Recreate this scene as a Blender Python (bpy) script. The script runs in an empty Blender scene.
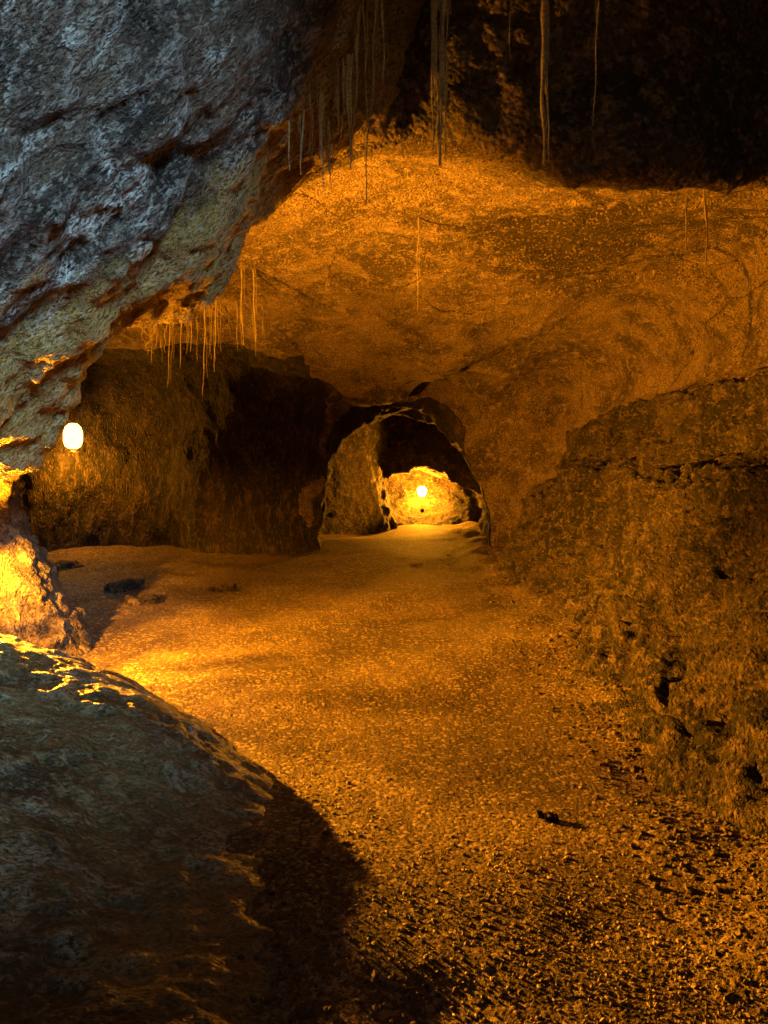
import bpy, math, random, time
import numpy as np
from mathutils import Vector
from mathutils.bvhtree import BVHTree
random.seed(7)
T0 = time.time()
S = bpy.context.scene
C = S.collection
F, HZ, EYE = 770.0, 470.0, 1.6            # focal length in pixels, horizon row, eye height

def at(px, py, d):                        # a point that lies d metres in front of the eye
    return Vector(((px-384)/F*d, d, EYE-(py-HZ)/F*d))

# ------------------------------------------------------------------ noise on regular grids
def _interp_matrix(coords, cell, n):
    t = coords/cell; i = np.floor(t).astype(int); f = t-i
    M = np.zeros((len(coords), n))
    w = [(1-f)**3/6, (3*f**3-6*f**2+4)/6, (-3*f**3+3*f**2+3*f+1)/6, f**3/6]
    for k in range(4):
        M[np.arange(len(coords)), i+k] += w[k]
    return M
def gnoise(axes, cell, seed, aniso=None):
    """smooth random field on the grid spanned by axes, about -1..1"""
    rng = np.random.default_rng(seed)
    cells = [cell*(a if aniso else 1) for a in (aniso or (1,)*len(axes))]
    Ms = []
    for ax, c in zip(axes, cells):
        co = ax-ax[0]
        Ms.append(_interp_matrix(co, c, int(co[-1]/c)+6).astype(np.float32))
    L = rng.uniform(-1, 1, [m.shape[1] for m in Ms]).astype(np.float32)
    for k, m in enumerate(Ms):
        L = np.moveaxis(np.tensordot(m, L, axes=(1, k)), 0, k)
    return L*(2.2 if len(axes) == 3 else 1.7)
def fbm(axes, cell, octs, seed, gain=.5, aniso=None):
    out = 0; a = 1
    for o in range(octs):
        out = out + a*gnoise(axes, cell/2**o, seed+o*17, aniso); a *= gain
    return out
def smax(a, b, k):
    h = np.clip(.5+.5*(a-b)/k, 0, 1); return b*(1-h)+a*h+k*h*(1-h)
def smin(a, b, k): return -smax(-a, -b, k)
def lin(v, xs, ys): return np.interp(v, xs, ys).astype(np.float32)
def sstep(a, b, v):
    t = np.clip((v-a)/(b-a), 0, 1); return t*t*(3-2*t)

# ------------------------------------------------------------------ materials
def nodes(mat):
    mat.use_nodes = True
    nt = mat.node_tree; nt.nodes.clear(); return nt
class NT:
    def __init__(s, name):
        s.m = bpy.data.materials.new(name); s.t = nodes(s.m)
        s.co = s.n('ShaderNodeTexCoord').outputs['Object']
    def n(s, t, **kw):
        x = s.t.nodes.new(t)
        for k, v in kw.items(): setattr(x, k, v)
        return x
    def l(s, a, b): s.t.links.new(a, b)
    def noise(s, scale, detail=4, rough=.6, co=None, dist=0):
        x = s.n('ShaderNodeTexNoise'); x.inputs['Scale'].default_value = scale
        x.inputs['Detail'].default_value = detail; x.inputs['Roughness'].default_value = rough
        x.inputs['Distortion'].default_value = dist
        s.l(co or s.co, x.inputs['Vector']); return x.outputs['Fac']
    def vor(s, scale, feat='F1', co=None, out='Distance', rand=1):
        x = s.n('ShaderNodeTexVoronoi', feature=feat); x.inputs['Scale'].default_value = scale
        x.inputs['Randomness'].default_value = rand
        s.l(co or s.co, x.inputs['Vector']); return x.outputs[out]
    def stretch(s, v, co=None):
        x = s.n('ShaderNodeMapping'); x.inputs['Scale'].default_value = v
        s.l(co or s.co, x.inputs['Vector']); return x.outputs['Vector']
    def warp(s, amt, scale, co=None):
        x = s.n('ShaderNodeTexNoise'); x.inputs['Scale'].default_value = scale; x.inputs['Detail'].default_value = 3
        s.l(co or s.co, x.inputs['Vector'])
        a = s.n('ShaderNodeVectorMath', operation='SUBTRACT'); s.l(x.outputs['Color'], a.inputs[0]); a.inputs[1].default_value = (.5,.5,.5)
        b = s.n('ShaderNodeVectorMath', operation='SCALE'); s.l(a.outputs[0], b.inputs[0]); b.inputs['Scale'].default_value = amt
        c = s.n('ShaderNodeVectorMath', operation='ADD'); s.l(b.outputs[0], c.inputs[0]); s.l(co or s.co, c.inputs[1])
        return c.outputs[0]
    def math(s, op, a, b=None, clamp=False):
        x = s.n('ShaderNodeMath', operation=op); x.use_clamp = clamp
        for i, v in enumerate((a, b)):
            if v is None: continue
            if isinstance(v, (int, float)): x.inputs[i].default_value = v
            else: s.l(v, x.inputs[i])
        return x.outputs[0]
    def ramp(s, fac, a, b, c0=0., c1=1.):
        x = s.n('ShaderNodeMapRange'); x.interpolation_type = 'SMOOTHSTEP'
        s.l(fac, x.inputs[0]); x.inputs[1].default_value = a; x.inputs[2].default_value = b
        x.inputs[3].default_value = c0; x.inputs[4].default_value = c1; return x.outputs[0]
    def mix(s, fac, a, b):
        x = s.n('ShaderNodeMix', data_type='RGBA')
        if isinstance(fac, (int, float)): x.inputs[0].default_value = fac
        else: s.l(fac, x.inputs[0])
        for i, v in ((6, a), (7, b)):
            if isinstance(v, tuple): x.inputs[i].default_value = (*v, 1)
            else: s.l(v, x.inputs[i])
        return x.outputs[2]
    def finish(s, col, rough, height=None, disp=.0, bump=None, spec=.5):
        p = s.n('ShaderNodeBsdfPrincipled'); o = s.n('ShaderNodeOutputMaterial')
        if isinstance(col, tuple): p.inputs['Base Color'].default_value = (*col, 1)
        else: s.l(col, p.inputs['Base Color'])
        if isinstance(rough, float): p.inputs['Roughness'].default_value = rough
        else: s.l(rough, p.inputs['Roughness'])
        p.inputs['Specular IOR Level'].default_value = spec
        if bump:
            b = s.n('ShaderNodeBump'); b.inputs['Strength'].default_value = 1
            b.inputs['Distance'].default_value = bump[1]; s.l(bump[0], b.inputs['Height'])
            s.l(b.outputs[0], p.inputs['Normal'])
        s.l(p.outputs[0], o.inputs['Surface'])
        if height is not None:
            d = s.n('ShaderNodeDisplacement'); d.inputs['Midlevel'].default_value = .5
            d.inputs['Scale'].default_value = disp; s.l(height, d.inputs['Height'])
            s.l(d.outputs[0], o.inputs['Displacement']); s.m.displacement_method = 'DISPLACEMENT'
        return s.m

def rock(name, dark, mid, light, disp=.16, grain=1., pale=None, pale_amt=0., lump=5., rough=.8, fl=(1,1,1), seed=0., bump=(.06,.03,.02), pits=.6, stain=None, spec=.4, rot=(0,0,0), crack=None, rim_light=None, arcs=None):
    """disp: real displacement in metres; bump: depth in metres of the coarse, granular and fine relief"""
    m = NT(name)
    mp = m.n('ShaderNodeMapping', vector_type='TEXTURE'); mp.inputs['Location'].default_value = (seed, seed*1.7, -seed); mp.inputs['Scale'].default_value = tuple(1/q for q in fl); mp.inputs['Rotation'].default_value = rot
    m.l(m.co, mp.inputs['Vector']); co = mp.outputs['Vector']
    big = m.noise(1.3, 3, .6, co, .6); med = m.noise(7, 4, .7, co); fin = m.noise(30*grain, 3, .75, co)
    v = m.n('ShaderNodeTexVoronoi'); v.inputs['Scale'].default_value = 34*grain; m.l(co, v.inputs['Vector'])
    c1 = m.mix(m.ramp(big, .38, .62), dark, mid)
    c2 = m.mix(m.ramp(med, .5, .66), c1, light)
    if pale:
        pm = m.math('MULTIPLY', m.ramp(m.noise(2.6, 4, .75, co, .8), .5, .62), m.ramp(fin, .42, .56))
        c2 = m.mix(m.math('MULTIPLY', pm, pale_amt), c2, pale)
    if rim_light:                               # orange lamp light painted into the colour along the rock's free edge
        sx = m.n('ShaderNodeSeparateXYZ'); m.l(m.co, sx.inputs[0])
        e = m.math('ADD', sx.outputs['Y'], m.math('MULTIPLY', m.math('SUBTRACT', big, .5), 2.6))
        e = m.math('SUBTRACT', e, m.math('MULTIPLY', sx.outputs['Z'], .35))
        c2 = m.mix(m.ramp(e, rim_light[1], rim_light[1]+.5, 0., .8), c2, rim_light[0])
    if stain:
        d = m.n('ShaderNodeVectorMath', operation='DISTANCE'); m.l(m.co, d.inputs[0]); d.inputs[1].default_value = stain[0]
        sm = m.ramp(m.math('ADD', d.outputs['Value'], m.math('MULTIPLY', med, stain[1]*1.6)), stain[1]*1.9, stain[1]*1.3, 0., .85)
        c2 = m.mix(sm, c2, (dark[0]*.35, dark[1]*.3, dark[2]*.3))
    c3 = m.mix(m.ramp(fin, .40, .50, pits, 0.), c2, (dark[0]*.2, dark[1]*.2, dark[2]*.2))
    if arcs:                                # curved flow grooves round the vault
        sx = m.n('ShaderNodeSeparateXYZ'); m.l(m.co, sx.inputs[0]); acc = None
        vv = m.math('ADD', m.math('ADD', sx.outputs['Y'], m.math('MULTIPLY', sx.outputs['X'], .35)), m.math('MULTIPLY', m.math('SINE', m.math('MULTIPLY', sx.outputs['Z'], 2.2)), .12))
        vv = m.math('ADD', vv, m.math('MULTIPLY', big, .25))
        for y0 in arcs:
            g_ = m.ramp(m.math('ABSOLUTE', m.math('SUBTRACT', vv, y0+.825)), .015, .05, 1., 0.)
            acc = g_ if acc is None else m.math('MAXIMUM', acc, g_)
        acc = m.math('MULTIPLY', acc, m.math('MULTIPLY', m.ramp(sx.outputs['X'], 1.3, 1.9), m.ramp(med, .38, .55, .2, .85)))
        c3 = m.mix(acc, c3, (.02,.012,.006))
    ck = None
    if crack:
        ck = m.vor(crack[0], 'DISTANCE_TO_EDGE', m.warp(.9/crack[0], crack[0]*1.3))
        ck = m.ramp(ck, 0., crack[1], 1., 0.)
        c3 = m.mix(m.math('MULTIPLY', ck, m.ramp(big, .42, .5)), c3, (dark[0]*.2, dark[1]*.2, dark[2]*.2))
    sep = m.n('ShaderNodeSeparateColor'); m.l(v.outputs['Color'], sep.inputs[0])
    c4 = m.mix(m.ramp(sep.outputs[0], .84, .9, 0., .32), c3, tuple(min(.8, q*1.7) for q in light))
    wv = m.noise(2.4, 3, .6, m.co, 1.2); lv = m.vor(lump, 'F1', co)
    h = m.math('ADD', m.math('MULTIPLY', wv, .7), m.math('ADD', m.math('MULTIPLY', med, .7), m.math('MULTIPLY', lv, -.35)))
    h = m.math('SUBTRACT', h, .05)
    if ck: h = m.math('SUBTRACT', h, m.math('MULTIPLY', ck, .3))
    hb = m.math('ADD', m.math('MULTIPLY', med, bump[0]*10), m.math('ADD', m.math('MULTIPLY', v.outputs['Distance'], -bump[1]*10), m.math('MULTIPLY', fin, bump[2]*10)))
    return m.finish(c4, rough, h, disp, (hb, .1), spec)

M_vault  = rock('vault_rock', (.12,.075,.042), (.36,.235,.13), (.48,.32,.19), .09, 1.6, seed=1, bump=(.07,.035,.12), pits=.85, stain=((1.85,7.5,3.75),1.2), crack=(.4,.006), arcs=(6.0,6.75,7.5,8.6))
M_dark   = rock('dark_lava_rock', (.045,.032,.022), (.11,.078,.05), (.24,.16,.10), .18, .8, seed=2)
M_over   = rock('grey_lava_rock', (.035,.026,.02), (.15,.105,.07), (.30,.27,.23), .24, 1.7, (.62,.64,.60), .95, lump=3.5, rough=.5, seed=3, fl=(1.5,1.1,.6), rot=(0,.75,0), bump=(.10,.008,.05), rim_light=((.50,.31,.07), 2.75))
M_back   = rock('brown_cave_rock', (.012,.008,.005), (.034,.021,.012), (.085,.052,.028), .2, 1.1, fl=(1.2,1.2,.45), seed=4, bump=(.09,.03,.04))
M_ledge  = rock('clinker_rock', (.02,.013,.008), (.08,.052,.029), (.18,.118,.066), .26, 1.1, lump=6, seed=5, bump=(.12,.03,.12), crack=(1.3,.05))
M_mound  = rock('ochre_rock', (.04,.026,.013), (.10,.065,.033), (.17,.12,.065), .26, .9, seed=6, bump=(.12,.02,.06))
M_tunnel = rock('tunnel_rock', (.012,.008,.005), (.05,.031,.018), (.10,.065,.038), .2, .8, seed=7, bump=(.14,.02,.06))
M_boulder= rock('weathered_boulder_rock', (.06,.044,.02), (.17,.125,.05), (.26,.20,.10), .06, 1.6, (.40,.39,.30), .55, lump=7, rough=.42, fl=(1,1.4,1), seed=8, bump=(.035,.008,.012))

def ground_mat():
    m = NT('cave_earth')
    big = m.noise(.8, 3, .55, None, .5); med = m.noise(6, 4, .7); fin = m.noise(55, 3, .8)
    v = m.n('ShaderNodeTexVoronoi'); v.inputs['Scale'].default_value = 48; m.l(m.co, v.inputs['Vector'])
    sep = m.n('ShaderNodeSeparateColor'); m.l(v.outputs['Color'], sep.inputs[0])
    col = m.mix(m.ramp(big, .38, .62), (.11,.072,.036), (.185,.122,.062))
    col = m.mix(m.ramp(med, .54, .68, 0., .6), col, (.07,.045,.025))
    col = m.mix(m.ramp(fin, .40, .50, .75, 0.), col, (.03,.02,.012))
    col = m.mix(m.ramp(sep.outputs[0], .8, .86, 0., .5), col, (.45,.33,.20))
    hb = m.math('ADD', m.math('MULTIPLY', med, .35), m.math('ADD', m.math('MULTIPLY', v.outputs['Distance'], -.09), m.math('MULTIPLY', fin, .2)))
    return m.finish(col, .8, bump=(hb, .1), spec=.25)
M_ground = ground_mat()

def simple(name, col, rough, var=.4, scale=30, bump=.004):
    m = NT(name); f = m.noise(scale, 3, .6)
    c = m.mix(m.ramp(f, .35, .65), tuple(v*(1-var) for v in col), tuple(min(1, v*(1+var)) for v in col))
    return m.finish(c, rough, bump=(f, bump))
M_stone  = simple('gravel_stone', (.16,.11,.056), .6, .7, 9, .006)
M_rubble = simple('rubble_stone', (.085,.056,.032), .7, .5, 14, .015)
M_root   = simple('root_bark', (.42,.33,.16), .8, .35, 60, .003)
M_root_dim = simple('dark_root_bark', (.24,.17,.08), .85, .35, 60, .003)
M_metal  = simple('painted_metal', (.06,.05,.04), .5, .2, 30, .0005)
def emis(name, col, st):
    m = bpy.data.materials.new(name); t = nodes(m)
    e = t.nodes.new('ShaderNodeEmission'); o = t.nodes.new('ShaderNodeOutputMaterial')
    e.inputs[0].default_value = (*col, 1); e.inputs[1].default_value = st
    t.links.new(e.outputs[0], o.inputs[0]); return m
M_glow = emis('lit_globe', (1., .50, .10), 9)
M_glow3 = emis('lit_far_globe', (1., .35, .012), 1900)

# ------------------------------------------------------------------ object helpers
def mesh_obj(name, V, Fc, mat, parent=None, smooth=True, matidx=None):
    me = bpy.data.meshes.new(name)
    V = np.asarray(V, np.float32); Fc = np.asarray(Fc, np.int32)
    n, k = Fc.shape
    me.vertices.add(len(V)); me.vertices.foreach_set('co', V.ravel())
    me.loops.add(n*k); me.loops.foreach_set('vertex_index', Fc.ravel())
    me.polygons.add(n); me.polygons.foreach_set('loop_start', np.arange(0, n*k, k, dtype=np.int32))
    me.polygons.foreach_set('loop_total', np.full(n, k, np.int32))
    me.update(calc_edges=True)
    me.polygons.foreach_set('use_smooth', np.full(n, smooth))
    for mt in (mat if isinstance(mat, (list, tuple)) else [mat]): me.materials.append(mt)
    if matidx is not None: me.polygons.foreach_set('material_index', matidx.astype(np.int32))
    me.validate()
    o = bpy.data.objects.new(name, me); C.objects.link(o); o.parent = parent
    return o
def tag(o, label, cat, group=None, kind=None):
    o['label'] = label; o['category'] = cat
    if group: o['group'] = group
    if kind: o['kind'] = kind
    return o
def structure(o): o['kind'] = 'structure'; return o
def empty(name, loc):
    o = bpy.data.objects.new(name, None); o.empty_display_size = .1; o.location = loc; C.objects.link(o); return o

# ------------------------------------------------------------------ ground height
def ground_z(x, y):
    x = np.asarray(x, float); y = np.asarray(y, float)
    g = .033*np.clip(y-4, 0, 9)
    g = g + .26*sstep(1.0, 2.6, x)*(1-.6*sstep(9, 13, y))
    g = g + .02*np.sin(x*2.1+y*.7) + .015*np.sin(y*2.3-x*1.1)
    g = g - .04*np.exp(-((x-.15)**2/.05+(y-2.3)**2/.03))
    return g

# ------------------------------------------------------------------ the cave hull, from a field that is positive in rock
h = .07
ax = np.arange(-8.2, 4.9, h); ay = np.arange(-3.6, 22.5, h); az = np.arange(-.7, 6.3, h)
X = ax[:,None,None].astype(np.float32); Y = ay[None,:,None].astype(np.float32); Z = az[None,None,:].astype(np.float32)
ledge = lin(az, [-.7,0,.5,1.0,1.45,1.6,1.75,2.1,2.35,2.45,2.6,3.0,3.4,6.5], [.9,1.35,2.0,2.4,2.62,2.72,3.15,3.27,3.28,3.33,3.75,3.85,3.75,3.7])[None,None,:]
roff = lin(ay, [-4,1,3,6,9,11,13,22], [0,.1,.05,.0,-.05,-.1,-.55,-.6])[None,:,None]
ledge2 = lin(az, [-.7,0,.5,1.0,1.6,2.1,2.45,3.0,3.4,6.5], [1.0,1.5,2.05,2.4,2.75,3.1,3.3,3.4,3.4,3.4])[None,None,:]
lw = sstep(7.5, 12.5, Y)
xR = ledge*(1-lw)+ledge2*lw+roff
xe = lin(az, [-.7,0,.9,1.47,1.85,2.14,2.43,2.75,3.32,3.57,4.08,4.6,6.3], [-3.6,-3.4,-2.9,-2.44,-2.06,-1.81,-1.55,-1.08,-.76,-.55,-.38,-.2,.2])[None,None,:]
lowf = lin(ay, [-4,0,2,2.7,3.4,4.2,4.9,9], [-2.4,-2.1,-1.2,-.72,-.28,0,0,0])[None,:,None]
xP = xe+lowf
axes = (ax, ay, az)
zA = 5.3
fA = smax(X-xR, Z-zA, .9)
lipy = 5.05+.35*sstep(1.5, 3.2, X)
fA = smax(fA, Y-lipy-.45*sstep(3.2, 2.4, Z)*1., .25)
fA = smax(fA, -3.0-Y, .5)
fA = smax(fA, xP-X, .35)
zB = lin(ay, [4,5,6.2,8,9.5,10.6,11.4,13,22], [3.5,3.62,3.85,3.8,3.6,3.3,3.6,3.3,3.0])[None,:,None]+.0*X
zB2 = lin(ay, [4,5,6.2,8,9.5,10.6,11.4,12.2,12.9,22], [3.5,3.62,3.85,3.8,3.6,3.35,3.12,2.95,2.75,2.6])[None,:,None]
kx = sstep(-3.6, -.9, X); zB = zB*(1-kx)+zB2*kx
mp = lin(az, [-.7,0,.16,.5,.97,1.3,2,3,6], [-2.3,-2.45,-2.55,-2.78,-2.95,-3.0,-3.05,-3.4,-4.3])[None,None,:]
mo = lin(ay, [4.8,5.6,6.0,6.4,7.0,7.6,8.4,10,12,22], [-1.1,-.95,-.35,0,-.15,-1.0,-2.1,-3.2,-3.4,-3.4])[None,:,None]
xL = mp+mo
lipw = sstep(6.6, 5.2, Y)
zB = zB+lipw*(.10*np.sin(X*2.3+.9)-.34*sstep(-.2,-1.1,X)-.16*sstep(1.6,3.0,X))
fB = smax(X-xR, Z-zB, .75)
fB = smax(fB, xL-X, .35)
fB = smax(fB, 4.95-Y, .25)
yB = 13.0+.3*np.sin(X*1.5+1)+.0*Z - .4*sstep(2.2, 3.8, Z) - .75*np.exp(-((X+2.75+.3*np.sin(Z*1.6))/.75)**2) - .3*np.exp(-((X+1.4)**2)/.2)
fB = smax(fB, Y-yB, .4)
def ell(cx, cz, a, b, p=2.4):
    r = (np.abs((X-cx)/a)**p+np.abs((Z-cz)/b)**p)**(1/p); return (r-1)*min(a, b)
fT = ell(.36+.0*Y, .9, 1.46, 1.86, 2.5)
fT = smax(smax(fT, 11.5-Y, .1), Y-15.6, .1)
cl = lin(ay, [12,14.6,15.4,16.5,17,18,22], [-1.0,-1.5,-1.35,.0,.25,.1,.1])[None,:,None]
cr = lin(ay, [12,15,16.5,18,22], [1.8,1.95,2.6,3.1,3.1])[None,:,None]
fC = smax(cl-X-.35*sstep(.8,2.4,Z), X-cr, .4)
fC = smax(fC, Z-3.3, .8)
fC = smax(fC, Z-(lin(ay, [12,16.9,17.35,22], [4,4,1.62,1.62])[None,:,None]-.35*((X-1.2)/.9)**2+.55*gnoise(axes, .55, 888)), .12)
fC = smax(smax(fC, 14.5-Y, .2), Y-(18.75-.45*np.clip(1.6-Z,0,1.6)-.8*np.clip(1.0-Z,0,1.)*sstep(1.3,.9,np.abs(X-1.0))), .4)
fT2 = smax(smax(ell(.45+.0*Y, .9, 1.65, 2.15, 2.4), 11.2-Y, .1), Y-12.75, .15)
f = smin(smin(fA, fB, .3), smin(smin(fT, fC, .25), fT2, .1), .1)
# daylight opening: a shaft behind the camera that looks along the sun's rays
SV = np.array((-.50, .80, -.30)); SV /= np.linalg.norm(SV)
P0 = np.array((-2.0, 3.8, 2.3))
t = (X-P0[0])*SV[0]+(Y-P0[1])*SV[1]+(Z-P0[2])*SV[2]
dx, dy, dz = X-P0[0]-t*SV[0], Y-P0[1]-t*SV[1], Z-P0[2]-t*SV[2]
fH = np.sqrt(dx*dx+dy*dy+(dz*.75)**2)-1.45
fH = smax(fH, t+2.2, .2)
f = smin(f, fH, .2)
# rough it up
n1 = fbm(axes, 1.7, 4, 11, .55)
f = f + (.16-.07*sstep(5,5.6,Y)*sstep(2.6,3.2,Z)*sstep(11.5,10.5,Y))*n1
ov = (1-sstep(0, .7, X-xP))*sstep(5.4, 4.9, Y)*sstep(1.2,1.8,Z+.0*X)
rid = 1-np.abs(fbm(axes, .8, 3, 433, .55, (1,.6,1.6)))*1.6
f = f - .17*ov*(rid-.62)
n2 = fbm(axes, .45, 2, 77, .55)
amp = .05+.05*sstep(9, 12, Y)+.06*sstep(4.2,4.8,Z)*sstep(5.0,4.0,Y)
f = f + (amp+.055*ov)*n2
flut = gnoise(axes, .6, 301, (1,1,5))
f = f + .26*flut*sstep(10.5, 12, Y)*(1-sstep(14, 15, Y))
# flow rings along the vault
for y0, k in ((5.9,1.),(6.9,1.3),(7.8,.7),(8.9,1.)):
    f = f - .16*k*np.exp(-((Y+.35*(X-2)+.12*np.sin(Z*2.2+y0)-y0)/.085)**2)*sstep(2.4,2.8,Z)*sstep(.8,1.8,X)*sstep(5.3,5.6,Y)
f = f - .075*np.sin(Z*13+n1*5+.6*Y)*sstep(1.0,1.5,Z)*(1-sstep(2.4,2.6,Z))*sstep(1.8,2.3,X)*(1-sstep(11,12.5,Y))
def on_bank(px, py):
    for d in np.arange(2., 14., .02):
        p = at(px, py, d)
        if p.z < 0 or p.x > np.interp(p.z, az, ledge[0,0]): return np.array(p)
crk = [on_bank(*p) for p in ((664,642),(680,656),(690,676),(704,694),(714,712),(734,738))]
for a_, b_ in zip(crk[:-1], crk[1:]):
    ab = b_-a_; u_ = np.clip(((X-a_[0])*ab[0]+(Y-a_[1])*ab[1]+(Z-a_[2])*ab[2])/ab.dot(ab), 0, 1)
    f = f - .07*np.exp(-(((X-a_[0]-u_*ab[0])**2+(Y-a_[1]-u_*ab[1])**2+(Z-a_[2]-u_*ab[2])**2)/.055**2))
f = f.astype(np.float32)
print('field', time.time()-T0)

def surface_nets(f, ax, ay, az):
    s = f > 0
    nx, ny, nz = [n-1 for n in f.shape]
    cnt = np.zeros((nx,ny,nz), np.int8)
    for a in (0,1):
        for b in (0,1):
            for c in (0,1): cnt += s[a:a+nx, b:b+ny, c:c+nz]
    act = (cnt > 0) & (cnt < 8)
    I, J, K = np.nonzero(act)
    idx = np.full(act.shape, -1, np.int32); idx[I,J,K] = np.arange(len(I))
    P = np.zeros((len(I),3)); W = np.zeros(len(I))
    corners = [(a,b,c) for a in (0,1) for b in (0,1) for c in (0,1)]
    vals = {c: f[I+c[0], J+c[1], K+c[2]].astype(float) for c in corners}
    for c0 in corners:
        for d in range(3):
            if c0[d] == 0:
                c1 = list(c0); c1[d] = 1; c1 = tuple(c1)
                v0, v1 = vals[c0], vals[c1]; m = (v0 > 0) != (v1 > 0)
                tt = np.where(m, v0/np.where(m, v0-v1, 1), 0)
                for q in range(3):
                    P[:,q] += m*(c0[q]+(tt if q == d else 0))
                W += m
    P /= W[:,None]
    P += np.stack([I,J,K], 1)
    P = np.stack([ax[0]+P[:,0]*h, ay[0]+P[:,1]*h, az[0]+P[:,2]*h], 1)
    quads = []
    for d in range(3):
        lo = [slice(1,None)]*3; hi = [slice(1,None)]*3
        A = s[:-1,:-1,:-1]; 
        sh = [slice(0,-1)]*3; sh[d] = slice(1,None)
        B = s[tuple(sh)]
        m = A != B
        e1, e2 = [(1,2),(2,0),(0,1)][d]
        ii = np.array(np.nonzero(m))
        ok = (ii[e1] > 0) & (ii[e2] > 0); ii = ii[:,ok]
        def cell(o1, o2):
            q = ii.copy(); q[e1] -= o1; q[e2] -= o2; return idx[q[0],q[1],q[2]]
        Q = np.stack([cell(1,1), cell(0,1), cell(0,0), cell(1,0)], 1)
        fl = A[ii[0],ii[1],ii[2]]
        Q[~fl] = Q[~fl][:,::-1]
        quads.append(Q[(Q >= 0).all(1)])
    return P, np.concatenate(quads)
V, Q = surface_nets(f, ax, ay, az)
print('nets', len(V), len(Q), time.time()-T0)
cen = V[Q].mean(1)
cx, cy, cz = cen.T
# cull what lies far below the ground
keep = cz > ground_z(cx, cy)-.35
Q = Q[keep]; cen = cen[keep]; cx, cy, cz = cen.T
e1 = V[Q[:,1]]-V[Q[:,0]]; e2 = V[Q[:,3]]-V[Q[:,0]]
nrm = np.cross(e1, e2); nrm /= np.linalg.norm(nrm, axis=1)[:,None]+1e-9
VN = np.zeros_like(V)
for k in range(4): np.add.at(VN, Q[:,k], nrm)
VN /= np.linalg.norm(VN, axis=1)[:,None]+1e-9
if np.mean((VN[Q[:,0]]*(cen-np.array((0,cen[:,1].mean(),1.5))))[:,2][cz > 3]) < 0: VN = -VN    # outward, into the rock
BV = BVHTree.FromPolygons([tuple(v) for v in V], [tuple(int(i) for i in q) for q in Q])

wob = .18*np.sin(cx*3.1+cz*2)+.12*np.sin(cz*5+cy*3)
def pick(m): 
    global left
    m = m & left; left = left & ~m; return m
left = np.ones(len(Q), bool)
sel = {}
plane_x = np.interp(cz, az, xe[0,0])+np.interp(cy, ay, lowf[0,:,0])
sel['overhang'] = pick((cy < 5.25) & (cy > -3.4) & (cx < plane_x+.45) & (cz > 1.1-.0*cy) & (cx < .35))
sel['overhang'] |= pick((cy < 5.3) & (cx < -2.2) & (cy > 0) & (cz <= 1.1) & (cy < 5.0))
sel['mound'] = pick((cy < 8.3) & (cx < -1.5) & (cz < 1.9+wob) & (cy > 4.4))
sel['ledge'] = pick((cz < 2.48+wob*.2-.3*sstep(10,12,cy)) & (cx > 1.1) & (cy < 12.0+wob))
sel['far'] = pick(cy > 14.3+wob)
sel['back'] = pick((cy > 11.0+wob) & (cz < 3.5) & ((cx < -1.1+wob) | ((cx < 1.9) & (cy > 12.7+wob*.3)) ))
sel['vault'] = left
def sub(name, m, mats, mi=None, lv=1):
    m = m.copy(); push = np.zeros(len(V)); core = np.zeros(len(V), bool); core[Q[m].ravel()] = True
    for k in range(3):                      # neighbouring rock faces overlap, so that no crack opens; the hidden rim dips into the rock
        vt = np.zeros(len(V), bool); vt[Q[m].ravel()] = True; m = vt[Q].any(1)
        nw = np.zeros(len(V), bool); nw[Q[m].ravel()] = True; nw &= ~vt; push[nw] = .13*(k+1)
    if mi is not None: mi = mi[m]
    q = Q[m]; u, inv = np.unique(q, return_inverse=True)
    o = mesh_obj(name, V[u]+VN[u]*push[u][:,None], inv.reshape(q.shape), mats, matidx=mi)
    if lv:
        md = o.modifiers.new('Subdivision', 'SUBSURF'); md.subdivision_type = 'CATMULL_CLARK'; md.levels = 0; md.render_levels = lv
    return o
vm = sel['vault']
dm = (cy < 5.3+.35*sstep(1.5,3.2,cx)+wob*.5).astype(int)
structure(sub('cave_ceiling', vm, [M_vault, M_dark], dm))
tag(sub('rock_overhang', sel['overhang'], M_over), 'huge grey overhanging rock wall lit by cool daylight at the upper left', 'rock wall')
tag(sub('rock_mound', sel['mound'], M_mound), 'yellow glowing foot of rock rising behind the near boulder at the left edge', 'rock mound')
tag(sub('rock_ledge', sel['ledge'], M_ledge), 'long dark clinker rock ledge sloping up along the right side of the path', 'rock ledge')
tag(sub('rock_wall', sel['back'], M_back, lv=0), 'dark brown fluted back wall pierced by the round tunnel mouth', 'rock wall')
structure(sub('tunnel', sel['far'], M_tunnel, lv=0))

# ------------------------------------------------------------------ ground sheet
gx = np.concatenate([np.arange(-8.4,-3.2,.08), np.arange(-3.2,3.4,.022), np.arange(3.4,5.2,.08)])
gy = [-3.8]
while gy[-1] < 1.4: gy.append(gy[-1]+.08)
while gy[-1] < 22.6: gy.append(gy[-1]+.010*max(1, gy[-1]*.62))
gy = np.array(gy)
GX, GY = np.meshgrid(gx, gy, indexing='ij')
ux = np.arange(gx[0], gx[-1]+.06, .05); uy = np.arange(gy[0], gy[-1]+.06, .05)
def samp2(field, x, y):
    i = np.clip((x-ux[0])/.05, 0, len(ux)-1.001); j = np.clip((y-uy[0])/.05, 0, len(uy)-1.001)
    i0 = i.astype(int); j0 = j.astype(int); a = i-i0; b = j-j0
    return field[i0,j0]*(1-a)*(1-b)+field[i0+1,j0]*a*(1-b)+field[i0,j0+1]*(1-a)*b+field[i0+1,j0+1]*a*b
gn = fbm((ux, uy), .9, 3, 501, .5); gn2 = fbm((ux, uy), .28, 2, 601, .6)
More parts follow.
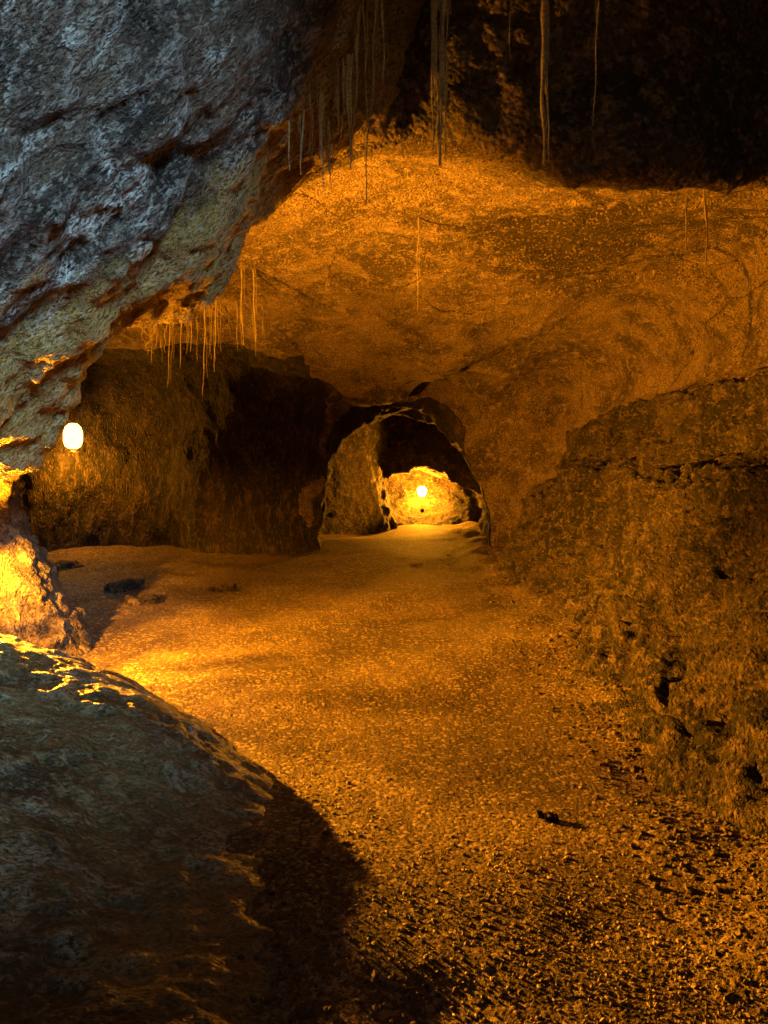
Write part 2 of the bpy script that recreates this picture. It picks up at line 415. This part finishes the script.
def gz(x, y):
    x = np.asarray(x, float); y = np.asarray(y, float)
    rub = .012+.05*sstep(.9, 1.9, x)+.03*sstep(-1.5,-3.5,x)*sstep(6,9,y)
    z = ground_z(x, y)+.022*samp2(gn, x, y)+rub*samp2(gn2, x, y)
    # crack in the slope at the right
    for (ax_, ay_, bx_, by_) in CR:
        px_, py_ = x-ax_, y-ay_; L = (bx_-ax_)**2+(by_-ay_)**2
        u = np.clip((px_*(bx_-ax_)+py_*(by_-ay_))/L, 0, 1)
        dd = np.hypot(px_-u*(bx_-ax_), py_-u*(by_-ay_))
        z = z-.22*np.exp(-(dd/.045)**2)
    return z
def on_floor(px, py, z=None):
    d = 6.
    for _ in range(30):
        zz = ground_z((px-384)/F*d, d) if z is None else z
        d = (EYE-float(zz))*F/(py-HZ)
    return (px-384)/F*d, d
cpts = [on_floor(*p) for p in ((668,640),(684,662),(700,690),(712,712),(730,738))]
CR = [(*cpts[i], *cpts[i+1]) for i in range(4)]
GZ = gz(GX, GY)
nX, nY = GX.shape
ids = np.arange(nX*nY).reshape(nX, nY)
GQ = np.stack([ids[:-1,:-1], ids[1:,:-1], ids[1:,1:], ids[:-1,1:]], -1).reshape(-1,4)
structure(mesh_obj('ground', np.stack([GX,GY,GZ], -1).reshape(-1,3), GQ, M_ground))
print('ground', GX.size, time.time()-T0)

# ------------------------------------------------------------------ the near boulder
cp = np.array([(-.45,1,0),(-.47,2.2,0),(-.36,3.0,0),(-.34,3.45,.0),(-.50,3.72,.0),(-.85,4.25,.04),(-1.4,4.85,.1),(-2.3,5.2,.2),
 (-.81,3.76,.20),(-1.0,3.82,.31),(-1.16,3.97,.38),(-1.59,4.27,.46),(-2.2,4.55,.60),(-3.2,4.6,.7),(-1.3,3.4,.34),(-1.72,3.6,.49),(-2,3.5,.57),(-3,3.5,.75),(-.75,3.3,.11),(-.8,2.6,.04),(-1.0,3.4,.19),
 (-1.1,2.5,.09),(-1.2,1.6,-.02),(-1.5,2.4,.19),(-2.2,2.2,.30),(-3,2,.65),(-2,1,.1),(-1,1,.0),(-3,1,.35),
 (0,2,-.25),(0,3,-.25),(0,4,-.4),(-.8,5,-.3),(-1.6,5.6,-.3),(0,1,-.2),(-2.6,5.7,-.2),(-3.8,5.7,-.1),(-3.8,3,.8),(-1,.4,-.3),(-2.5,.4,-.3)])
def rbf(P, Qx, Qy):
    r = np.hypot(P[:,None,0]-P[None,:,0], P[:,None,1]-P[None,:,1]); n = len(P)
    K = np.where(r > 0, r*r*np.log(r+1e-12), 0)+np.eye(n)*.02
    A = np.zeros((n+3, n+3)); A[:n,:n] = K; A[:n,n] = 1; A[:n,n+1:] = P[:,:2]; A[n,:n] = 1; A[n+1:,:n] = P[:,:2].T
    w = np.linalg.solve(A, np.concatenate([P[:,2], [0,0,0]]))
    out = w[n]+w[n+1]*Qx+w[n+2]*Qy
    for i in range(n):
        rr = (Qx-P[i,0])**2+(Qy-P[i,1])**2
        out = out+w[i]*.5*rr*np.log(rr+1e-12)
    return out
bx = np.arange(-3.9, .0, .014); by = np.arange(.5, 5.7, .014)
BX, BY = np.meshgrid(bx, by, indexing='ij')
BZ = rbf(cp, BX, BY)
bn = fbm((bx, by), .55, 3, 901, .5); bn2 = fbm((bx, by), .12, 3, 921, .7, (1.3,.8)); 
# flow folds draped over the flank
ph = (BY*1.0+BX*.55+.25*bn)*9
fold = np.abs(np.sin(ph))**.6
BZ = BZ+.035*bn+.012*bn2+.012*fold*sstep(4.0,3.2,BY)
BZ = np.maximum(BZ, -.3)
def boulder_z(x, y):
    i = int(round((x-bx[0])/.014)); j = int(round((y-by[0])/.014))
    return BZ[i,j] if 0 <= i < len(bx) and 0 <= j < len(by) else -1
ids = np.arange(BX.size).reshape(BX.shape)
BQ = np.stack([ids[:-1,:-1], ids[1:,:-1], ids[1:,1:], ids[:-1,1:]], -1).reshape(-1,4)
qz = BZ.ravel()[BQ].max(1) > -.25
BQ = BQ[qz]; u, inv = np.unique(BQ, return_inverse=True)
tag(mesh_obj('boulder', np.stack([BX,BY,BZ], -1).reshape(-1,3)[u], inv.reshape(BQ.shape), M_boulder),
    'broad rounded grey green boulder filling the lower left corner beside the path', 'boulder')

# ------------------------------------------------------------------ stones
def stone_shape(rng, r, n=1, squash=.6, jag=0):
    import bmesh
    bm = bmesh.new(); bmesh.ops.create_icosphere(bm, subdivisions=n, radius=1)
    k = rng.uniform(-1, 1, (4,3)); a = rng.uniform(.7, 1.3, 3)
    vs = []
    for v in bm.verts:
        p = np.array(v.co); s = 1+.18*sum(math.sin(3.1*p.dot(q)+i) for i, q in enumerate(k))
        p = p*s*a*(1+jag*rng.uniform(-1,1))*r; p[2] *= squash; vs.append(p)
    fs = [[v.index for v in fc.verts] for fc in bm.faces]; bm.free()
    return np.array(vs), np.array(fs)
def scatter(name, pts, mat, nshape=1, seed=3, sm=False):
    rng = np.random.default_rng(seed)
    protos = [stone_shape(rng, 1, nshape, rng.uniform(.5,.9), .16) for _ in range(14)]
    VV, FF, off = [], [], 0
    for (x, y, z, r) in pts:
        pv, pf = protos[rng.integers(14)]; a = rng.uniform(0, 6.28); c, s_ = math.cos(a), math.sin(a)
        tx = rng.uniform(-.5,.5)
        q = pv*r; q = np.stack([q[:,0]*c-q[:,1]*s_, q[:,0]*s_+q[:,1]*c, q[:,2]+tx*q[:,0]], 1)
        VV.append(q+(x,y,z)); FF.append(pf+off); off += len(pv)
    o = mesh_obj(name, np.concatenate(VV), np.concatenate(FF), mat, smooth=sm)
    return o
rng = np.random.default_rng(5)
def scatter_pts(n, px0, px1, py0, py1, rmin, rmax, dens, pw=3.):
    out = []
    while len(out) < n:
        px = rng.uniform(px0, px1); py = rng.uniform(py0, py1)
        d = (EYE-.05)*F/(py-HZ); x = (px-384)/F*d
        if rng.uniform() > dens(x, d, px, py): continue
        out.append((x, d, rmin*(rmax/rmin)**(rng.uniform()**pw)))
    xs, ys, rs = np.array(out).T
    zs = gz(xs, ys)
    res = []
    for x, y, z, r in zip(xs, ys, zs, rs):
        if boulder_z(x, y) > z+.03: continue
        res.append((x, y, z+r*.15, r))
    return res
def dens(x, d, px, py):
    v = .06+.9*sstep(4.6, 2.4, d)
    v *= .35+.65*(math.sin(x*3.1+d*2)*math.cos(d*2.7-x*1.3)*.5+.5)
    v = max(v, float(sstep(1.0, 1.7, x))*.7)
    v = max(v, .9*float(np.exp(-((x+.35)**2)/.05))*float(sstep(4.6,3.8,d)))
    return v
g = scatter_pts(24000, -60, 840, 560, 1060, .0028, .0095, dens)
tag(scatter('gravel', g, M_stone, 1, 31), 'loose pale gravel strewn over the earth floor', 'gravel', kind='stuff')
def dens2(x, d, px, py):
    return max(float(sstep(.9, 1.6, x))*.9*(.4+.6*float(sstep(3,5,d))), .12*float(sstep(-1.8,-3,x)*sstep(6.5,8,d)), .05*float(np.exp(-((x+.35)**2)/.03)*sstep(4.4,3.8,d)), .0015)
g2 = scatter_pts(12000, -60, 840, 552, 1060, .006, .019, dens2, 3.2)
tag(scatter('rubble', g2, M_rubble, 1, 32, False), 'dark broken rubble on the slope below the right ledge', 'rubble', kind='stuff')

def big_stone(px, py, w, hgt, mat, label, seed, deep=.8, grp=None):
    x, y = on_floor(px, py); x, y = float(x), float(y)
    r = np.random.default_rng(seed)
    v, fcs = stone_shape(r, 1, 4, 1)
    v = v/np.abs(v).max(0)
    nn = np.array([[math.sin(9*p[0]+seed)*math.cos(8*p[1])*math.sin(7*p[2]+seed)] for p in v])
    v = v*(1+.07*nn); v[:,0] *= w/2; v[:,1] *= w/2*deep; v[:,2] = np.maximum(v[:,2], -.35)*hgt
    o = mesh_obj('stone', v, fcs, mat); o.location = (x, y, float(gz(x, y))+.01)
    return tag(o, label, 'stone', grp)
G = 'loose stones lying on the path'
big_stone(124, 590, .55, .17, M_ledge, 'flat dark hump of stone on the far left floor below the globe lamp', 1, .7, G)
big_stone(146, 604, .45, .10, M_ledge, 'low thin slab just in front of the dark hump of stone', 2, .6, G)
big_stone(551, 820, .075, .035, M_back, 'small black stone alone on the path at lower centre right', 3, .8, G)
big_stone(540, 816, .035, .035, M_back, 'tiny upright chip touching the small black stone', 4, .8, G)
big_stone(222, 592, .4, .06, M_ledge, 'flat stone on the floor right of the dark hump', 5, .5, G)
big_stone(60, 566, .8, .14, M_ledge, 'long low stone at the foot of the back wall under the lamp', 6, .5, G)

# ------------------------------------------------------------------ hanging roots
def tube(pts, radii, n=6):
    pts = np.array(pts, float); VV = []; FF = []
    for i, (p, r) in enumerate(zip(pts, radii)):
        t_ = pts[min(i+1,len(pts)-1)]-pts[max(i-1,0)]; t_ /= np.linalg.norm(t_)+1e-9
        a = np.cross(t_, (0.3,1,.1)); a /= np.linalg.norm(a); b = np.cross(t_, a)
        for k in range(n):
            w = 2*math.pi*k/n; VV.append(p+r*(math.cos(w)*a+math.sin(w)*b))
    for i in range(len(pts)-1):
        for k in range(n):
            k2 = (k+1)%n; FF.append((i*n+k, i*n+k2, (i+1)*n+k2, (i+1)*n+k))
    return np.array(VV), np.array(FF)
RG = 'roots hanging from the cave ceiling'
def root(px, py0, py1, d, w, label, hairs=3, seed=0, spread=.02):
    r = np.random.default_rng(seed*7+int(px))
    bot = at(px, py1, d)
    hit = BV.ray_cast(Vector((bot.x, bot.y, bot.z+.02)), Vector((0,0,1)))[0]
    top = hit.z+.06 if hit else bot.z+1
    base = at(px, py0, d).z
    top = max(base, top) if hit is None else top
    L = top-bot.z; VV, FF, off = [], [], 0
    for k in range(hairs+1):
        ww = w if k == 0 else w*.35
        l = L if k == 0 else L*r.uniform(.45, 1.0)
        n = max(8, int(l/.05)); zz = np.linspace(top, top-l, n)
        dx0 = 0 if k == 0 else r.uniform(-spread, spread); a = r.uniform(0, 6, 4)
        pts = [(bot.x+dx0+.014*math.sin(z*3.1+a[0])+.005*math.sin(z*13+a[1]), bot.y+(0 if k==0 else r.uniform(-spread,spread)*.2)+.012*math.sin(z*2.7+a[2]), z) for z in zz]
        tt = np.linspace(0, 1, n)
        rad = ww*(1-.75*tt)*(1+.25*np.sin(zz*21+a[3]))+.0008
        v, fc = tube(pts, rad); VV.append(v); FF.append(fc+off); off += len(v)
    V_ = np.concatenate(VV); org = np.array((bot.x, bot.y, top))
    o = mesh_obj('hanging_root', V_-org, np.concatenate(FF), M_root if d < 5 else M_root_dim); o.location = org
    return tag(o, label, 'root', RG)
root(441, 0, 166, 4.6, .030, 'thickest hairy root, pale and fraying, hanging at upper centre', 22, 1, .045)
root(545, 30, 165, 4.7, .026, 'straight dim brown root hanging right of the thick hairy root', 6, 2, .02)
root(320, 0, 190, 4.5, .012, 'long root ending lowest in the cluster beside the grey overhang', 3, 3)
root(304, 0, 176, 4.45, .010, 'leftmost long root of the cluster beside the grey overhang', 2, 4)
root(336, 0, 120, 4.55, .009, 'short root between the two longest of the overhang cluster', 2, 5)
root(348, 0, 168, 4.6, .017, 'olive coloured thicker root at the right of the overhang cluster', 5, 6, .025)
root(365, 0, 205, 4.7, .010, 'thin dark root dropping past the lip right of the olive root', 1, 7)
root(381, 0, 80, 4.6, .018, 'short root at the top edge midway between cluster and thick root', 2, 8)
root(290, 60, 170, 4.3, .006, 'faint thread of root against the edge of the overhang', 1, 10)
for k_, (px, py, dd) in enumerate(((297,150,4.5),(312,160,4.6),(327,175,4.7),(342,140,4.5),(357,130,4.65),(373,120,4.6),(310,110,4.4),(332,185,4.75))):
    root(px, 0, py, dd, .007+.002*(k_%3), 'one of the very fine pale root threads filling the cluster at upper centre left', 2, 60+k_)
root(512, 0, 60, 4.5, .006, 'small dim root near the top edge left of the straight root', 1, 11)
root(596, 40, 125, 4.6, .006, 'faint short root in the dark right of the straight root', 1, 12)
root(704, 200, 275, 5.9, .008, 'thin dark root at the right hanging over the lit vault', 1, 13)
root(686, 190, 262, 5.9, .006, 'second thin root beside the dark one at the far right', 1, 14)
root(419, 232, 310, 7.0, .005, 'fine thread in the middle of the lit vault', 1, 15)
for i, (px, py, lb) in enumerate(((168,388,'longest root dangling below the left end of the vault'),(180,368,'short root second from the left below the vault edge'),(204,396,'thin straight root below the middle of the vault edge'),
        (215,372,'wispy root right of the thin straight one under the vault edge'),(238,350,'crooked root near the orange rock under the vault edge'),(256,356,'rightmost dangling root of the vault edge'),(152,362,'stubby root beside the curled tangle'),(190,352,'tiny root tip in the middle of the vault edge'))):
    root(px, 320, py, 9.3, .008, lb, 4, 20+i, .10)
root(243, 300, 345, 8.2, .010, 'pale stringy root hanging against the lit vault left of centre', 2, 40, .03)
root(255, 290, 340, 8.2, .010, 'pale stringy root hanging close to its twin on the lit vault', 2, 41, .03)
# curled tangle
VV, FF, off = [], [], 0
cc = at(152, 350, 9.2); r = np.random.default_rng(9)
hit = BV.ray_cast(Vector((cc.x, cc.y, cc.z)), Vector((0,0,1)))[0]; ctop = (hit.z+.05) if hit else cc.z+.3
for k in range(13):
    p = np.array((cc.x+r.uniform(-.12,.12), cc.y+r.uniform(-.1,.1), ctop)); dr = np.array((r.uniform(-.3,.3), 0, -1.)); pts = []
    for q in range(int(r.integers(14, 30))):
        pts.append(p.copy()); dr += r.normal(0, .33, 3)*(.3+q*.06); dr[2] -= .12
        if p[2] < cc.z-.06: dr[2] += .5
        dr += (np.array(cc)-p)*.6; dr /= np.linalg.norm(dr); p = p+dr*.032
    v, fc = tube(pts, np.linspace(.008, .003, len(pts))); VV.append(v); FF.append(fc+off); off += len(v)
tag(mesh_obj('root_tangle', np.concatenate(VV), np.concatenate(FF), M_root_dim), 'curled knot of bare roots at the left end of the vault edge', 'root')

# ------------------------------------------------------------------ lamps
def lathe(prof, n=20):
    VV = []; FF = []
    for (r_, z_) in prof:
        for k in range(n):
            a = 2*math.pi*k/n; VV.append((r_*math.cos(a), r_*math.sin(a), z_))
    for i in range(len(prof)-1):
        for k in range(n):
            k2 = (k+1)%n; FF.append((i*n+k, i*n+k2, (i+1)*n+k2, (i+1)*n+k))
    return np.array(VV), np.array(FF)
def point(name, loc, power, col, rad=.05, kind='POINT'):
    l = bpy.data.lights.new(name, kind); l.energy = power; l.color = col; l.shadow_soft_size = rad
    o = bpy.data.objects.new(name, l); o.location = loc; C.objects.link(o); return o
ORANGE = (1., .37, .012)
vd = Vector((at(73,441,1)-Vector((0,0,EYE)))).normalized(); hit = BV.ray_cast(Vector((0,0,EYE)), vd)[0]
p2 = at(73, 441, hit.y-.40); print('lamp depth', p2.y)
L2 = tag(empty('wall_lamp', p2), 'lit globe lamp on a short bracket against the back wall at the left', 'lamp')
v, fc = tube([(0,.9,-.16),(0,.3,-.16),(0,.02,-.17),(0,0,-.15)], [.012]*4, 8); mesh_obj('bracket', v, fc, M_metal, L2)
v, fc = lathe([(.001,-.17),(.05,-.17),(.055,-.13),(.001,-.13)], 14); mesh_obj('socket', v, fc, M_metal, L2)
v, fc = lathe([(.001,-.128),(.06,-.128),(.12,-.09),(.15,-.01),(.15,.14),(.12,.23),(.06,.285),(.001,.29)], 24); gl = mesh_obj('globe', v, fc, M_glow, L2)
lt = point('lamp_light', (0,0,0), 170, ORANGE, .09); lt.parent = L2; lt.location = (.02, -.02, -.33)
# lamp in the far chamber
p3 = at(422, 493, 18.15)
hit = BV.ray_cast(p3, Vector((0,0,-1)))[0]; gb = max(float(gz(p3.x, p3.y)), hit.z if hit else -9); print('far lamp base', gb, p3.z)
L3 = tag(empty('floor_lamp', (p3.x, p3.y, gb)), 'bright lamp low on the rock in the chamber seen through the tunnel', 'lamp')
hgt = p3.z-gb
v, fc = lathe([(.001,-.03),(.05,-.03),(.008,.02),(.008,hgt-.1),(.05,hgt-.08),(.001,hgt-.08)], 12); mesh_obj('post', v, fc, M_metal, L3)
v, fc = lathe([(.001,hgt-.078),(.05,hgt-.078),(.10,hgt),(.11,hgt+.08),(.05,hgt+.15),(.001,hgt+.15)], 20); mesh_obj('globe', v, fc, M_glow3, L3)

# floodlight behind the boulder at the left edge
LP = Vector((-2.86, 5.27, .97))
FL = tag(empty('floodlight', (LP.x, LP.y, float(gz(LP.x, LP.y)))), 'orange floodlight in an added light-blocking shell, hidden at the foot of the left rock behind the boulder', 'lamp')
lz = LP.z-FL.location.z
lt = point('flood_light', (0,0,0), 6600, ORANGE, .026); lt.parent = FL; lt.location = (0,0,lz)
v, fc = lathe([(.001,-.02),(.07,-.02),(.07,.01),(.015,.03),(.015,lz-.2),(.001,lz-.2)], 12); mesh_obj('post', v, fc, M_metal, FL)
# second hooded lamp of the far chamber, behind its right jamb
FL2 = tag(empty('floodlight', (2.15, 15.7, float(gz(2.15, 15.7)))), 'small hooded lamp hidden behind the right jamb of the tunnel, lighting the far rock', 'lamp')
v, fc = lathe([(.001,-.02),(.06,-.02),(.06,.01),(.012,.03),(.012,.84),(.10,.86),(.10,.88),(.001,.88)], 12); mesh_obj('post', v, fc, M_metal, FL2)
lt = point('flood_light', (0,0,0), 1300, ORANGE, .04, 'SPOT'); lt.data.spot_size = math.radians(75); lt.data.spot_blend = .5
lt.parent = FL2; lt.location = (0,0,.98); lt.rotation_euler = Vector((-2.9,-.1,.45)).to_track_quat('-Z','Y').to_euler()
# added unseen shell round the bulb, faces placed to cut light in chosen directions
HV, HF = [], []; nt_, np_ = 60, 120; idx = {}
P1 = np.array((-.9, 5.36, 3.4)); P2 = np.array((2.9, 6.0, 3.5)); lp = np.array(LP)
nh = np.cross(P1-lp, P2-lp); nh /= np.linalg.norm(nh)
if nh[1] < 0: nh = -nh
for i in range(nt_+1):
    for j in range(np_):
        th = math.pi*i/nt_; ph_ = 2*math.pi*j/np_
        HV.append((.2*math.sin(th)*math.cos(ph_), .2*math.sin(th)*math.sin(ph_), lz+.2*math.cos(th)))
random.seed(12)
for i in range(nt_):
    for j in range(np_):
        q = (i*np_+j, i*np_+(j+1)%np_, (i+1)*np_+(j+1)%np_, (i+1)*np_+j)
        c_ = np.mean([HV[k] for k in q], 0)-np.array((0,0,lz)); c_ /= np.linalg.norm(c_)
        near_up = c_.dot(nh) < 0 and c_[2] > -.06 and random.random() > .075      # keeps light off the near ceiling, random gaps let a little through
        back_low = (c_[1] > 0 and abs(c_[2]) >= 0 and -.02 < c_[2]/max(c_[1],.01) < (.42 if c_[0] < .2*c_[1] else .33) and -.6 < c_[0]/max(c_[1],.01) < .52)
        low = c_[2] < -.10 and random.random() < min(.74, (-.10-c_[2])*2.4)          # random faces thin out the light falling on the floor
        side = c_[1] > 0 and c_[0] < .55 and random.random() < .5
        if near_up or back_low or low or side: HF.append(q)
mesh_obj('light_blocker', HV, HF, M_metal, FL)

# ------------------------------------------------------------------ daylight
w = bpy.data.worlds.new('World'); S.world = w; w.use_nodes = True
nt = w.node_tree; bg = nt.nodes['Background']; sky = nt.nodes.new('ShaderNodeTexSky'); sky.sky_type = 'NISHITA'
sky.sun_disc = False; sky.sun_elevation = math.asin(-SV[2]); sky.sun_rotation = math.atan2(-SV[0], -SV[1])
nt.links.new(sky.outputs[0], bg.inputs[0]); bg.inputs[1].default_value = .08
sl = bpy.data.lights.new('sun', 'SUN'); sl.energy = 5.0; sl.angle = math.radians(14); sl.color = (.44,.74,1.)
so = bpy.data.objects.new('sun', sl); C.objects.link(so)
so.rotation_euler = Vector(SV).to_track_quat('-Z', 'Y').to_euler()

# ------------------------------------------------------------------ camera
cd = bpy.data.cameras.new('camera'); cam = bpy.data.objects.new('camera', cd); C.objects.link(cam)
cam.location = (0,0,EYE); cam.rotation_euler = (math.pi/2,0,0)
cd.sensor_fit = 'VERTICAL'; cd.sensor_height = 24; cd.sensor_width = 18; cd.lens = 24*F/1024
cd.shift_y = -(512-HZ)/1024; cd.clip_start = .05; cd.clip_end = 200
S.camera = cam
vs = S.view_settings; vs.view_transform = 'Standard'; vs.look = 'None'; vs.exposure = 0; vs.gamma = 1; vs.use_curve_mapping = False
S.cycles.use_denoising = True; S.cycles.use_adaptive_sampling = True; S.cycles.adaptive_threshold = .05; S.cycles.max_bounces = 4; S.cycles.diffuse_bounces = 2; S.cycles.glossy_bounces = 1; S.cycles.sample_clamp_indirect = .8
print('script', time.time()-T0)
